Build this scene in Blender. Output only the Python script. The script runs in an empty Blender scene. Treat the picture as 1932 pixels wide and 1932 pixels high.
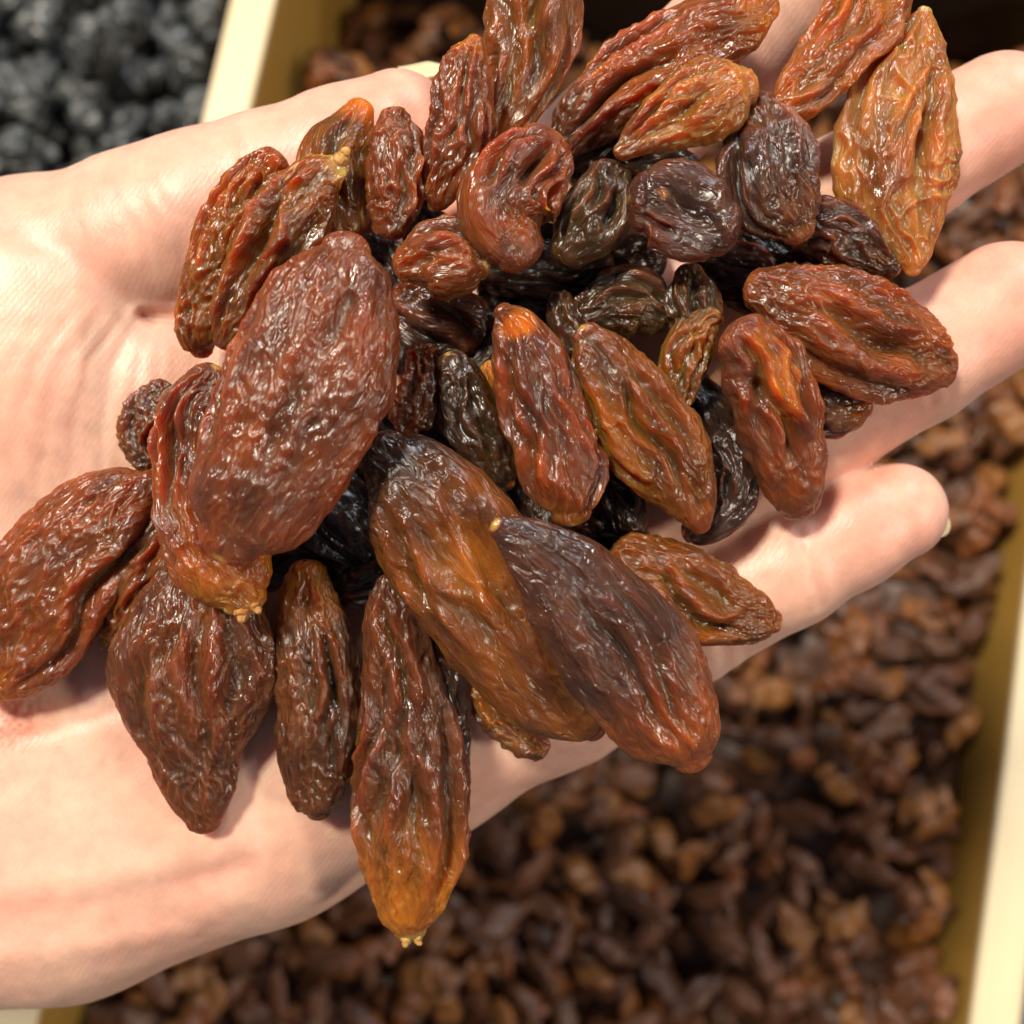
import bpy, math, random
import numpy as np
from mathutils import Matrix, Vector

# ------------------------------------------------------------------ camera, world, light
scene = bpy.context.scene
COL = scene.collection
R = math.radians
CAM_H, TILT = 0.405, R(7.0)
MCAM = Matrix.Translation((0, 0, CAM_H)) @ Matrix.Rotation(TILT, 4, 'X')
cam_d = bpy.data.cameras.new('camera')
cam = bpy.data.objects.new('camera', cam_d)
COL.objects.link(cam)
cam.matrix_world = MCAM
cam_d.sensor_width = 36.0
cam_d.lens = 36.0                       # square frame as wide as it is far
cam_d.clip_start, cam_d.clip_end = 0.01, 20.0
cam_d.dof.use_dof = True
cam_d.dof.focus_distance = 0.104
cam_d.dof.aperture_fstop = 36.0 / 1.8   # a 1.8 mm opening, as in a phone
cam_d.dof.aperture_blades = 0
scene.camera = cam

world = bpy.data.worlds.new('World')
scene.world = world
world.use_nodes = True
bg = world.node_tree.nodes['Background']
bg.inputs[0].default_value = (0.56, 0.60, 0.70, 1)
bg.inputs[1].default_value = 0.20


def lamp(name, loc, target, power, size, col):
    d = bpy.data.lights.new(name, 'AREA')
    d.shape = 'DISK'
    d.size = size
    d.energy = power
    d.color = col
    o = bpy.data.objects.new(name, d)
    COL.objects.link(o)
    o.location = loc
    v = Vector(target) - Vector(loc)
    o.rotation_euler = v.to_track_quat('-Z', 'Y').to_euler()
    o['label'] = 'shop lamp above the stall'
    o['kind'] = 'helper'
    return o


HANDC = (0, 0.02, 0.30)
lamp('lamp_warm', (-0.50, 0.46, 1.45), HANDC, 30.0, 0.22, (1.0, 0.90, 0.75))
lamp('lamp_cool', (0.55, 1.15, 1.25), HANDC, 12.0, 0.24, (0.90, 0.93, 1.0))
lamp('lamp_side', (0.95, -0.25, 1.05), HANDC, 8.0, 0.20, (1.0, 0.86, 0.70))

scene.view_settings.view_transform = 'Standard'
scene.view_settings.look = 'None'
scene.view_settings.exposure = 0.0
scene.view_settings.gamma = 1.0
scene.cycles.use_denoising = True
scene.cycles.max_bounces = 8
scene.cycles.sample_clamp_indirect = 6.0

# ------------------------------------------------------------------ numpy noise
rng = np.random.default_rng(7)
random.seed(7)


def _hash(ix, iy, iz):
    h = (ix.astype(np.uint32) * np.uint32(374761393) + iy.astype(np.uint32) * np.uint32(668265263)
         + iz.astype(np.uint32) * np.uint32(2147483647 ^ 0x5bd1e995))
    h = (h ^ (h >> np.uint32(13))) * np.uint32(1274126177)
    h = (h ^ (h >> np.uint32(16))) * np.uint32(2246822519)
    return h ^ (h >> np.uint32(15))


def noise(p):
    """gradient noise, p (n,3) -> about -1..1"""
    pi = np.floor(p).astype(np.int64)
    f = p - pi
    u = f * f * f * (f * (f * 6 - 15) + 10)
    out = 0
    for dx in (0, 1):
        for dy in (0, 1):
            for dz in (0, 1):
                h = _hash(pi[:, 0] + dx, pi[:, 1] + dy, pi[:, 2] + dz)
                gx = ((h & np.uint32(1023)).astype(np.float64) / 511.5) - 1
                gy = (((h >> np.uint32(10)) & np.uint32(1023)).astype(np.float64) / 511.5) - 1
                gz = (((h >> np.uint32(20)) & np.uint32(1023)).astype(np.float64) / 511.5) - 1
                d = gx * (f[:, 0] - dx) + gy * (f[:, 1] - dy) + gz * (f[:, 2] - dz)
                w = (u[:, 0] if dx else 1 - u[:, 0]) * (u[:, 1] if dy else 1 - u[:, 1]) * (u[:, 2] if dz else 1 - u[:, 2])
                out = out + w * d
    return np.clip(out * 1.25, -1, 1)


def ridged(p):
    return 1 - np.abs(noise(p)) * 2.2


# ------------------------------------------------------------------ frame of the hand (mm), z = 0 on the palm, towards the camera
D = 118.0
MV = np.array(MCAM)
NPX = 1932.0


def V(px, py, z):
    d = D - z
    return np.array([(px - 966) * d / NPX, (966 - py) * d / NPX, z])


def to_world(v):
    """(n,3) mm in the hand frame -> metres in the world"""
    c = v.copy()
    c[:, 2] -= D
    c = c * 0.001
    return c @ MV[:3, :3].T + MV[:3, 3]


def to_px(v):
    d = D - v[:, 2]
    return np.stack([966 + v[:, 0] / d * NPX, 966 - v[:, 1] / d * NPX], 1)


def world_at(px, py, z):
    """the point seen at a pixel, on the level z of the world"""
    dirc = np.array([(px - 966) / NPX, (966 - py) / NPX, -1.0])
    dw = MV[:3, :3] @ dirc
    o = MV[:3, 3]
    t = (z - o[2]) / dw[2]
    return o + dw * t


def world_to_px(w):
    c = (w - MV[:3, 3]) @ MV[:3, :3]
    return np.stack([966 + c[:, 0] / -c[:, 2] * NPX, 966 - c[:, 1] / -c[:, 2] * NPX], 1)


# ------------------------------------------------------------------ mesh helpers
def make_mesh(name, verts, quads, mats, smooth=True, colors=None, rest=None):
    me = bpy.data.meshes.new(name)
    verts = np.asarray(verts, dtype=np.float32)
    quads = np.asarray(quads, dtype=np.int32)
    me.vertices.add(len(verts))
    me.vertices.foreach_set('co', verts.ravel())
    k = quads.shape[1]
    me.loops.add(len(quads) * k)
    me.loops.foreach_set('vertex_index', quads.ravel())
    me.polygons.add(len(quads))
    me.polygons.foreach_set('loop_start', np.arange(0, len(quads) * k, k, dtype=np.int32))
    me.polygons.foreach_set('loop_total', np.full(len(quads), k, dtype=np.int32))
    if smooth:
        me.polygons.foreach_set('use_smooth', np.ones(len(quads), dtype=bool))
    if colors is not None:
        a = me.attributes.new('pigment', 'FLOAT_COLOR', 'POINT')
        c = np.ones((len(verts), 4), dtype=np.float32)
        c[:, :3] = colors
        a.data.foreach_set('color', c.ravel())
    if rest is not None:
        a = me.attributes.new('rest', 'FLOAT_VECTOR', 'POINT')
        a.data.foreach_set('vector', np.asarray(rest, dtype=np.float32).ravel())
    for m in (mats if isinstance(mats, (list, tuple)) else [mats]):
        me.materials.append(m)
    me.update(calc_edges=True)
    me.validate()
    return me


def link(name, me, parent=None, loc=None):
    o = bpy.data.objects.new(name, me)
    COL.objects.link(o)
    if loc is not None:
        o.location = loc
    if parent is not None:
        o.parent = parent
    return o


def tag(o, label=None, cat=None, group=None, kind=None):
    if label:
        o['label'] = label
    if cat:
        o['category'] = cat
    if group:
        o['group'] = group
    if kind:
        o['kind'] = kind
    return o


# ------------------------------------------------------------------ materials
def new_mat(name):
    m = bpy.data.materials.new(name)
    m.use_nodes = True
    nt = m.node_tree
    b = nt.nodes['Principled BSDF']
    return m, nt, b


def node(nt, typ, **kw):
    n = nt.nodes.new(typ)
    for k, v in kw.items():
        if k in n.inputs.keys():
            n.inputs[k].default_value = v
        else:
            setattr(n, k, v)
    return n


def raisin_material(name, fine=True, mott=0.35, rough=0.27, sss=1.0):
    m, nt, b = new_mat(name)
    L = nt.links.new
    col = node(nt, 'ShaderNodeAttribute', attribute_name='pigment')
    rest = node(nt, 'ShaderNodeAttribute', attribute_name='rest')
    # mottling of the pigment
    n1 = node(nt, 'ShaderNodeTexNoise', Scale=0.42, Detail=5.0, Roughness=0.6)
    L(rest.outputs['Vector'], n1.inputs['Vector'])
    mr = node(nt, 'ShaderNodeMapRange')
    mr.inputs['From Min'].default_value = 0.32
    mr.inputs['From Max'].default_value = 0.68
    mr.inputs['To Min'].default_value = 1.0 - mott
    mr.inputs['To Max'].default_value = 1.0 + mott
    L(n1.outputs['Fac'], mr.inputs['Value'])
    mul = node(nt, 'ShaderNodeVectorMath', operation='SCALE')
    L(col.outputs['Color'], mul.inputs[0])
    L(mr.outputs['Result'], mul.inputs['Scale'])
    L(mul.outputs['Vector'], b.inputs['Base Color'])
    # gloss: sticky, uneven
    n2 = node(nt, 'ShaderNodeTexNoise', Scale=0.33, Detail=5.0, Roughness=0.65)
    L(rest.outputs['Vector'], n2.inputs['Vector'])
    mr2 = node(nt, 'ShaderNodeMapRange')
    mr2.inputs['From Min'].default_value = 0.3
    mr2.inputs['From Max'].default_value = 0.7
    mr2.inputs['To Min'].default_value = rough - 0.10
    mr2.inputs['To Max'].default_value = rough + 0.24
    L(n2.outputs['Fac'], mr2.inputs['Value'])
    L(mr2.outputs['Result'], b.inputs['Roughness'])
    b.inputs['Subsurface Weight'].default_value = sss
    b.inputs['Subsurface Radius'].default_value = (7.5, 2.2, 0.4)
    b.inputs['Subsurface Scale'].default_value = 0.001
    b.inputs['Subsurface Anisotropy'].default_value = 0.6
    b.inputs['IOR'].default_value = 1.46
    b.inputs['Specular IOR Level'].default_value = 0.55
    if fine:
        prev = None
        for sc_, dist, wdt, det in ((0.75, 0.00009, 0.15, 1.0), (1.7, 0.00003, 0.16, 1.0)):
            n3 = node(nt, 'ShaderNodeTexNoise', Scale=sc_, Detail=det, Roughness=0.5, Distortion=0.7)
            L(rest.outputs['Vector'], n3.inputs['Vector'])
            sb = node(nt, 'ShaderNodeMath', operation='SUBTRACT')
            sb.inputs[1].default_value = 0.5
            L(n3.outputs['Fac'], sb.inputs[0])
            ab = node(nt, 'ShaderNodeMath', operation='ABSOLUTE')
            L(sb.outputs[0], ab.inputs[0])
            mr3 = node(nt, 'ShaderNodeMapRange', interpolation_type='SMOOTHSTEP')
            mr3.inputs['From Min'].default_value = 0.0
            mr3.inputs['From Max'].default_value = wdt
            mr3.inputs['To Min'].default_value = 1.0
            mr3.inputs['To Max'].default_value = 0.0
            L(ab.outputs[0], mr3.inputs['Value'])
            b1 = node(nt, 'ShaderNodeBump', Strength=0.9)
            b1.inputs['Distance'].default_value = dist
            L(mr3.outputs['Result'], b1.inputs['Height'])
            if prev:
                L(prev.outputs['Normal'], b1.inputs['Normal'])
            prev = b1
        n4 = node(nt, 'ShaderNodeTexNoise', Scale=3.4, Detail=2.0, Roughness=0.6)
        L(rest.outputs['Vector'], n4.inputs['Vector'])
        b2 = node(nt, 'ShaderNodeBump', Strength=0.5)
        b2.inputs['Distance'].default_value = 0.00003
        L(n4.outputs['Fac'], b2.inputs['Height'])
        L(prev.outputs['Normal'], b2.inputs['Normal'])
        L(b2.outputs['Normal'], b.inputs['Normal'])
    return m


M_RAISIN = raisin_material('raisin_skin')
M_STEM = raisin_material('dried_stem', rough=0.55, sss=0.0)
M_FAR = raisin_material('raisin_skin_far', fine=False, rough=0.40, sss=0.15)
M_BLACK = raisin_material('black_raisin_skin', fine=False, rough=0.36, sss=0.0, mott=0.7)
_b = M_BLACK.node_tree.nodes['Principled BSDF']
_b.inputs['Specular IOR Level'].default_value = 0.9


def skin_material():
    m, nt, b = new_mat('skin')
    L = nt.links.new
    rest = node(nt, 'ShaderNodeAttribute', attribute_name='rest')
    col = node(nt, 'ShaderNodeAttribute', attribute_name='pigment')
    n1 = node(nt, 'ShaderNodeTexNoise', Scale=0.35, Detail=6.0, Roughness=0.6)
    L(rest.outputs['Vector'], n1.inputs['Vector'])
    ramp = node(nt, 'ShaderNodeMapRange')
    ramp.inputs['From Min'].default_value = 0.3
    ramp.inputs['From Max'].default_value = 0.7
    ramp.inputs['To Min'].default_value = 0.86
    ramp.inputs['To Max'].default_value = 1.08
    L(n1.outputs['Fac'], ramp.inputs['Value'])
    mul = node(nt, 'ShaderNodeVectorMath', operation='SCALE')
    L(col.outputs['Color'], mul.inputs[0])
    L(ramp.outputs['Result'], mul.inputs['Scale'])
    L(mul.outputs['Vector'], b.inputs['Base Color'])
    b.inputs['Subsurface Weight'].default_value = 0.75
    b.inputs['Subsurface Radius'].default_value = (3.2, 1.1, 0.55)
    b.inputs['Subsurface Scale'].default_value = 0.001
    b.inputs['Roughness'].default_value = 0.44
    b.inputs['Specular IOR Level'].default_value = 0.45
    # dermal ridges and pores
    w = node(nt, 'ShaderNodeTexWave', Scale=0.55, Distortion=14.0, Detail=3.0)
    w.inputs['Detail Scale'].default_value = 0.12
    mp = node(nt, 'ShaderNodeMapping')
    mp.inputs['Rotation'].default_value = (0, 0, R(35))
    L(rest.outputs['Vector'], mp.inputs['Vector'])
    L(mp.outputs['Vector'], w.inputs['Vector'])
    v = node(nt, 'ShaderNodeTexVoronoi', Scale=1.25)
    v.feature = 'DISTANCE_TO_EDGE'
    mpv = node(nt, 'ShaderNodeMapping')
    mpv.inputs['Rotation'].default_value = (0, 0, R(-20))
    mpv.inputs['Scale'].default_value = (1.0, 0.55, 1.0)
    L(rest.outputs['Vector'], mpv.inputs['Vector'])
    L(mpv.outputs['Vector'], v.inputs['Vector'])
    vm = node(nt, 'ShaderNodeMapRange')
    vm.inputs['From Max'].default_value = 0.10
    L(v.outputs['Distance'], vm.inputs['Value'])
    n3 = node(nt, 'ShaderNodeTexNoise', Scale=0.5, Detail=4.0)
    L(rest.outputs['Vector'], n3.inputs['Vector'])
    b1 = node(nt, 'ShaderNodeBump', Strength=0.15)
    b1.inputs['Distance'].default_value = 0.00006
    L(w.outputs['Fac'], b1.inputs['Height'])
    b2 = node(nt, 'ShaderNodeBump', Strength=0.3)
    b2.inputs['Distance'].default_value = 0.00004
    L(vm.outputs['Result'], b2.inputs['Height'])
    L(b1.outputs['Normal'], b2.inputs['Normal'])
    b3 = node(nt, 'ShaderNodeBump', Strength=0.16)
    b3.inputs['Distance'].default_value = 0.0003
    L(n3.outputs['Fac'], b3.inputs['Height'])
    L(b2.outputs['Normal'], b3.inputs['Normal'])
    L(b3.outputs['Normal'], b.inputs['Normal'])
    return m


def paint_material(name, c0, c1, rough, metal=0.0, scale=60.0, stretch=(1, 0.08, 1)):
    m, nt, b = new_mat(name)
    L = nt.links.new
    tc = node(nt, 'ShaderNodeTexCoord')
    mp = node(nt, 'ShaderNodeMapping')
    mp.inputs['Scale'].default_value = stretch
    L(tc.outputs['Object'], mp.inputs['Vector'])
    n = node(nt, 'ShaderNodeTexNoise', Scale=scale, Detail=6.0, Roughness=0.6)
    L(mp.outputs['Vector'], n.inputs['Vector'])
    mx = node(nt, 'ShaderNodeMix', data_type='RGBA')
    mx.inputs['A'].default_value = (*c0, 1)
    mx.inputs['B'].default_value = (*c1, 1)
    mx.inputs[6].default_value = (*c0, 1)
    mx.inputs[7].default_value = (*c1, 1)
    L(n.outputs['Fac'], mx.inputs[0])
    L(mx.outputs[2], b.inputs['Base Color'])
    b.inputs['Roughness'].default_value = rough
    b.inputs['Metallic'].default_value = metal
    bp = node(nt, 'ShaderNodeBump', Strength=0.25)
    bp.inputs['Distance'].default_value = 0.0005
    L(n.outputs['Fac'], bp.inputs['Height'])
    L(bp.outputs['Normal'], b.inputs['Normal'])
    return m


M_SKIN = skin_material()
M_NAIL, _nt, _b = new_mat('fingernail')
_b.inputs['Base Color'].default_value = (0.76, 0.60, 0.36, 1)
_b.inputs['Roughness'].default_value = 0.25
_b.inputs['Subsurface Weight'].default_value = 0.4
_b.inputs['Subsurface Radius'].default_value = (1, 0.7, 0.4)
_b.inputs['Subsurface Scale'].default_value = 0.001
M_WALL = paint_material('gold_paint', (0.50, 0.275, 0.050), (0.64, 0.38, 0.085), 0.36, 0.2)
M_SHADE = paint_material('shade_dark_wood', (0.020, 0.011, 0.007), (0.035, 0.019, 0.011), 0.6)  # shade at the back and bottom of the tray put into the board colour
M_EDGE = paint_material('pale_gold_edge', (0.70, 0.54, 0.30), (0.86, 0.74, 0.50), 0.40, 0.0)

# ------------------------------------------------------------------ the display tray
RIM = 0.045
# measured on the photograph at the level of the rim
ld_out = [world_at(435, 0, RIM), world_at(-10, 1900, RIM)]
ang = math.atan2(*(world_at(515, 0, RIM) - world_at(95, 1900, RIM))[:2])  # lean of the divider from +Y
rb = world_at(1836, 1900, RIM)
ra = world_at(1932, 1214, RIM)
ang2 = math.atan2(*(ra - rb)[:2])
LEAN = 0.5 * (ang + ang2)
print('lean', math.degrees(ang), math.degrees(ang2))
tray = bpy.data.objects.new('display_tray', None)
COL.objects.link(tray)
pc = world_at(515, 0, RIM)            # inner top edge of the divider
# tray frame: origin on the divider's inner face, y' along the divider
tray.location = (pc[0], pc[1], 0)
tray.rotation_euler = (0, 0, -LEAN)
tag(tray, 'gold painted wooden display tray with pale top edges holding raisins under the hand', 'tray')
ca, sa = math.cos(-LEAN), math.sin(-LEAN)


def tray_xy(w):
    dx, dy = w[0] - pc[0], w[1] - pc[1]
    return dx * ca + dy * sa, -dx * sa + dy * ca


right_in = 0.5 * (tray_xy(rb)[0] + tray_xy(ra)[0])
print('bin width', right_in, tray_xy(rb), tray_xy(ra))
TH = 0.0150                             # thickness of the boards
YB, YF = 0.075, -0.52                   # back and front inner faces in the tray frame
ZB = -0.07


def box_mesh(name, x0, x1, y0, y1, z0, z1, mat, bev=0.0012):
    import bmesh
    bm = bmesh.new()
    bmesh.ops.create_cube(bm, size=1.0)
    for v in bm.verts:
        v.co = Vector(((x0 + x1) / 2 + v.co.x * (x1 - x0), (y0 + y1) / 2 + v.co.y * (y1 - y0), (z0 + z1) / 2 + v.co.z * (z1 - z0)))
    # a few cuts along the length, then a rounded arris
    bmesh.ops.bevel(bm, geom=list(bm.edges), offset=bev, segments=3, profile=0.6, affect='EDGES')
    me = bpy.data.meshes.new(name)
    bm.to_mesh(me)
    bm.free()
    me.materials.append(mat)
    return me


def board(name, x0, x1, y0, y1, z1=RIM, mat=None):
    o = link(name, box_mesh(name, x0, x1, y0, y1, ZB, z1 - 0.0035, mat or M_WALL), tray)
    s = link('edge_strip', box_mesh('edge_strip', x0 - 0.0006, x1 + 0.0006, y0, y1, z1 - 0.0033, z1, M_EDGE), o)
    return o


XL = -0.36
board('divider_board', -TH, 0, YF, YB)
board('side_board', right_in, right_in + TH, YF, YB)
board('side_board', XL - TH, XL, YF, YB)
board('back_board', XL - TH, right_in + TH, YB + 0.0007, YB + TH, mat=M_SHADE)  # darkened in colour to stand for the shade behind the heap
board('front_board', XL - TH, right_in + TH, YF - TH, YF - 0.0007)
link('base_board', box_mesh('base_board', XL - TH + 0.001, right_in + TH - 0.001, YF - TH + 0.001, YB + TH - 0.001, ZB - 0.012, ZB - 0.0005, M_SHADE), tray)

# ------------------------------------------------------------------ raisin builder
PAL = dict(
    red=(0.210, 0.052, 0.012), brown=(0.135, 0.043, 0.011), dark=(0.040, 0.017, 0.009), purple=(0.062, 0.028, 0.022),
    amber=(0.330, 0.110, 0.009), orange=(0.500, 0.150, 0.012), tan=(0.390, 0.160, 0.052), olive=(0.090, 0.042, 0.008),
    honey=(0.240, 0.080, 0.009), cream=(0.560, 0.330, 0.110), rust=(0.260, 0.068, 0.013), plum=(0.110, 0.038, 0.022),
    black=(0.030, 0.014, 0.008))  # pit shade as a pigment, for the filler raisins


def catmull(P, t):
    """P (n,k) control rows, t in 0..n-1"""
    n = len(P)
    i = np.clip(np.floor(t).astype(int), 0, n - 2)
    f = (t - i)[:, None]
    p0 = P[np.clip(i - 1, 0, n - 1)]
    p1, p2 = P[i], P[i + 1]
    p3 = P[np.clip(i + 2, 0, n - 1)]
    return 0.5 * ((2 * p1) + (-p0 + p2) * f + (2 * p0 - 5 * p1 + 4 * p2 - p3) * f ** 2 + (-p0 + 3 * p1 - 3 * p2 + p3) * f ** 3)


def raisin_geo(S, W, thick, seed, nu, nv, amp=1.0, lam=1.35, along=3.0, lump=0.16, folds=4, fold_depth=0.26, twist=0.0, up=0.68,
               dimple=None, flat=None, dent=0.28, ridge=1.0):
    """S (n,3) spine in mm, W (n) half widths in mm -> verts, quads, rest, u, theta"""
    n = len(S)
    P = np.concatenate([S, W[:, None]], 1)
    ctrl_t = np.linspace(0, n - 1, 400)
    fine = catmull(P, ctrl_t)
    seg = np.linalg.norm(np.diff(fine[:, :3], axis=0), axis=1)
    arc = np.concatenate([[0], np.cumsum(seg)])
    Ltot = arc[-1]
    e0, e1 = max(0.3, fine[0, 3] * 0.75), max(0.3, fine[-1, 3] * 0.75)
    # stations along the whole length, denser on the caps
    x = (1 - np.cos(np.linspace(0.0, math.pi, nu))) / 2
    x = 0.45 * x + 0.55 * np.linspace(0, 1, nu)
    s = -e0 + x * (Ltot + e0 + e1)
    sc = np.clip(s, 0, Ltot)
    pos = np.stack([np.interp(sc, arc, fine[:, k]) for k in range(4)], 1)
    tan0 = fine[8, :3] - fine[0, :3]
    tan0 /= np.linalg.norm(tan0)
    tan1 = fine[-1, :3] - fine[-9, :3]
    tan1 /= np.linalg.norm(tan1)
    c = pos[:, :3] + np.minimum(s, 0)[:, None] * tan0 + np.maximum(s - Ltot, 0)[:, None] * tan1
    cap = np.ones(nu)
    m0 = s < 0
    cap[m0] = np.sqrt(np.clip(1 - (s[m0] / e0) ** 2, 0, 1))
    m1 = s > Ltot
    cap[m1] = np.sqrt(np.clip(1 - ((s[m1] - Ltot) / e1) ** 2, 0, 1))
    w = np.maximum(pos[:, 3] * cap, 0.02)
    T = np.gradient(c, axis=0)
    T /= np.linalg.norm(T, axis=1)[:, None] + 1e-9
    B = np.array([0, 0, 1.0]) - T * T[:, 2:3]
    B /= np.linalg.norm(B, axis=1)[:, None] + 1e-9
    N = np.cross(B, T)
    # angles: most of them on the upper side
    k_up = int(nv * up)
    th = np.concatenate([np.linspace(-0.25, math.pi + 0.25, k_up, endpoint=False),
                         np.linspace(math.pi + 0.25, 2 * math.pi - 0.25, nv - k_up, endpoint=False)])
    TH_, U_ = np.meshgrid(th, np.arange(nu))
    tw = twist * (s / (Ltot + 1e-6) - 0.5)
    wid = w[:, None] * np.ones(nv)
    tk = thick * w
    # blunt cross-section
    ce, se = np.cos(TH_), np.sin(TH_)
    flat = flat or (1.65 + 0.45 * ((seed * 0.617) % 1.0))
    ex = 2.0 / flat
    cy = np.sign(ce) * np.abs(ce) ** ex
    sz = np.sign(se) * np.abs(se) ** ex
    ctw, stw = np.cos(tw)[:, None], np.sin(tw)[:, None]
    y = wid * cy
    z = tk[:, None] * sz
    ny, nz = ce * tk[:, None], se * wid
    nl = np.sqrt(ny ** 2 + nz ** 2) + 1e-9
    ny, nz = ny / nl, nz / nl
    so = seed * 17.31
    s2 = s[:, None] * np.ones(nv)
    q = np.stack([s2.ravel(), y.ravel(), z.ravel()], 1)
    wr = w[:, None] * np.ones(nv)
    wr_ = wr
    body = np.clip(wr / (np.max(w) * 0.5), 0.15, 1)
    disp = np.zeros_like(y)
    # large lumps and dents
    rad = np.max(w)
    lo = noise(q / np.array([rad * 1.5, rad * 0.95, rad * 0.95]) + so).reshape(nu, nv)
    lo2 = noise(q / np.array([rad * 0.8, rad * 0.5, rad * 0.5]) + so + 51.7).reshape(nu, nv)
    side = 1 - 0.65 * np.abs(ce)          # keep the outline, work the faces
    big = (1 - np.clip(np.abs(noise(q / np.array([rad * 2.4, rad * 0.80, rad * 0.80]) + so + 91.3)) / 0.55, 0, 1)).reshape(nu, nv) ** 1.7 - 0.3
    big2 = (1 - np.clip(np.abs(noise(q / np.array([rad * 0.8, rad * 0.42, rad * 0.42]) + so + 191.3)) / 0.5, 0, 1)).reshape(nu, nv) ** 1.7 - 0.3
    disp += (lo * 1.1 + lo2 * 0.5) * lump * tk[:, None] * side * body
    disp += (big * 0.22 + big2 * 0.10) * ridge * tk[:, None] * (1 - 0.4 * np.abs(ce)) * body
    hi_ = np.clip(se, 0, 1)
    dn = noise(np.stack([s / (rad * 1.3), np.full(nu, so), np.full(nu, 4.4)], 1))[:, None]
    off = noise(np.stack([s / (rad * 1.6), np.full(nu, so), np.full(nu, 9.4)], 1))[:, None] * 0.4
    disp -= tk[:, None] * dent * (0.6 + dn) * np.exp(-((y / (wr_ + 1e-6) - off) / 0.42) ** 2) * hi_ * body
    # long folds
    rr = np.random.default_rng(int(seed * 13 + 5))
    for k in range(folds):
        ph = rr.uniform(0.35, math.pi - 0.35)
        wob = noise(np.stack([s / (rad * 1.6), np.full(nu, seed * 3.1 + k * 7.7), np.zeros(nu)], 1)) * 0.75
        wd = rr.uniform(0.10, 0.22)
        a0 = rr.uniform(0.1, 0.45)
        a1 = a0 + rr.uniform(0.3, 0.6)
        xx = (s + e0) / (Ltot + e0 + e1)
        env = np.clip((xx - a0 + 0.12) / 0.12, 0, 1) * np.clip((a1 - xx) / 0.12, 0, 1)
        dth = TH_ - (ph + wob[:, None])
        g = np.exp(-(dth / wd) ** 2) - 0.55 * np.exp(-((np.abs(dth) - wd * 2.0) / (wd * 0.9)) ** 2)
        disp -= g * env[:, None] * fold_depth * tk[:, None] * body
    # wrinkles
    warp = np.stack([noise(q / 5.5 + so + 3.3), noise(q / 4.0 + so + 9.1), noise(q / 4.0 + so + 14.9)], 1)
    qa = q + warp * np.array([1.6, 1.25, 1.25])
    n1_ = noise(qa / np.array([lam * along, lam, lam]) + so)
    n2_ = noise(qa / np.array([lam * along * 0.55, lam * 0.62, lam * 0.62]) + so + 31.0)
    n3_ = noise(q / np.array([lam * 0.6, lam * 0.27, lam * 0.27]) + so + 77.0)
    mod = np.clip(0.8 + 0.9 * noise(q / 6.0 + so + 120), 0.25, 1.6)
    mod2 = np.clip(0.9 + 0.9 * noise(q / 4.0 + so + 160), 0.2, 1.7)
    r1 = np.clip(1 - np.abs(n1_) / 0.5, 0, 1) ** 2.2 - 0.3
    r2 = np.clip(1 - np.abs(n2_) / 0.5, 0, 1) ** 2.0 - 0.3
    wrk = (r1 * 0.34 * mod + r2 * 0.30 * mod2 + n3_ * 0.04).reshape(nu, nv)
    crest = np.concatenate([np.clip(r1 * mod + 0.5 * r2 * mod2, -0.4, 1.0), [0, 0]])
    disp += wrk * amp * np.clip(body, 0.3, 1) * (1 - 0.35 * np.abs(ce) ** 3)
    if dimple is not None:
        us, tt, rs, dep = dimple              # place along (0..1), across (-1..1), radius mm, depth mm
        sx = -e0 + us * (Ltot + e0 + e1)
        dd = np.sqrt((s2 - sx) ** 2 + (y - tt * rad) ** 2)
        up_ = (se > 0)
        disp -= up_ * dep * (np.exp(-(dd / rs) ** 2 * 1.0) - 0.35 * np.exp(-((dd - rs * 1.35) / (rs * 0.35)) ** 2))
    y = y + ny * disp
    z = z + nz * disp
    # irregular outline
    jit2 = noise(np.stack([s2.ravel() / (rad * 0.28), (np.sign(ce) * 5.0 + so + 8).ravel(), np.zeros(nu * nv)], 1)).reshape(nu, nv)
    jit = noise(np.stack([s2.ravel() / (rad * 0.9), (np.sign(ce) * 3.0 + so).ravel(), np.zeros(nu * nv)], 1)).reshape(nu, nv)
    y = y + ce * np.abs(ce) * (jit * 0.08 + jit2 * 0.035) * wr
    yy, zz = y * ctw - z * stw * 1.0, y * stw + z * ctw
    Vv = c[:, None, :] + N[:, None, :] * yy[..., None] + B[:, None, :] * zz[..., None]
    verts = Vv.reshape(-1, 3)
    idx = np.arange(nu * nv).reshape(nu, nv)
    a = idx[:-1, :]
    b = idx[1:, :]
    quads = np.stack([a, np.roll(a, -1, 1), np.roll(b, -1, 1), b], -1).reshape(-1, 4)
    # close the two tips
    verts = np.concatenate([verts, Vv[0].mean(0)[None], Vv[-1].mean(0)[None]])
    i0, i1 = nu * nv, nu * nv + 1
    f0, f1 = idx[0], idx[-1]
    half = nv - nv % 2
    t0 = np.stack([np.full(nv // 2, i0), f0[0:half:2], np.roll(f0, -1)[0:half:2], np.roll(f0, -2)[0:half:2]], 1)[:, [0, 3, 2, 1]]
    t1 = np.stack([np.full(nv // 2, i1), f1[0:half:2], np.roll(f1, -1)[0:half:2], np.roll(f1, -2)[0:half:2]], 1)
    quads = np.concatenate([quads, t0, t1])
    rest = np.stack([s2.ravel() / 2.4, y.ravel(), z.ravel()], 1) + so
    rest = np.concatenate([rest, rest[:1], rest[-1:]])
    xx = ((s + e0) / (Ltot + e0 + e1))[:, None] * np.ones(nv)
    uu = np.concatenate([xx.ravel(), [0, 1]])
    vv = np.concatenate([(y / (rad + 1e-6)).ravel(), [0, 0]])
    return verts, quads[:, ::-1], rest, uu, vv, crest


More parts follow.
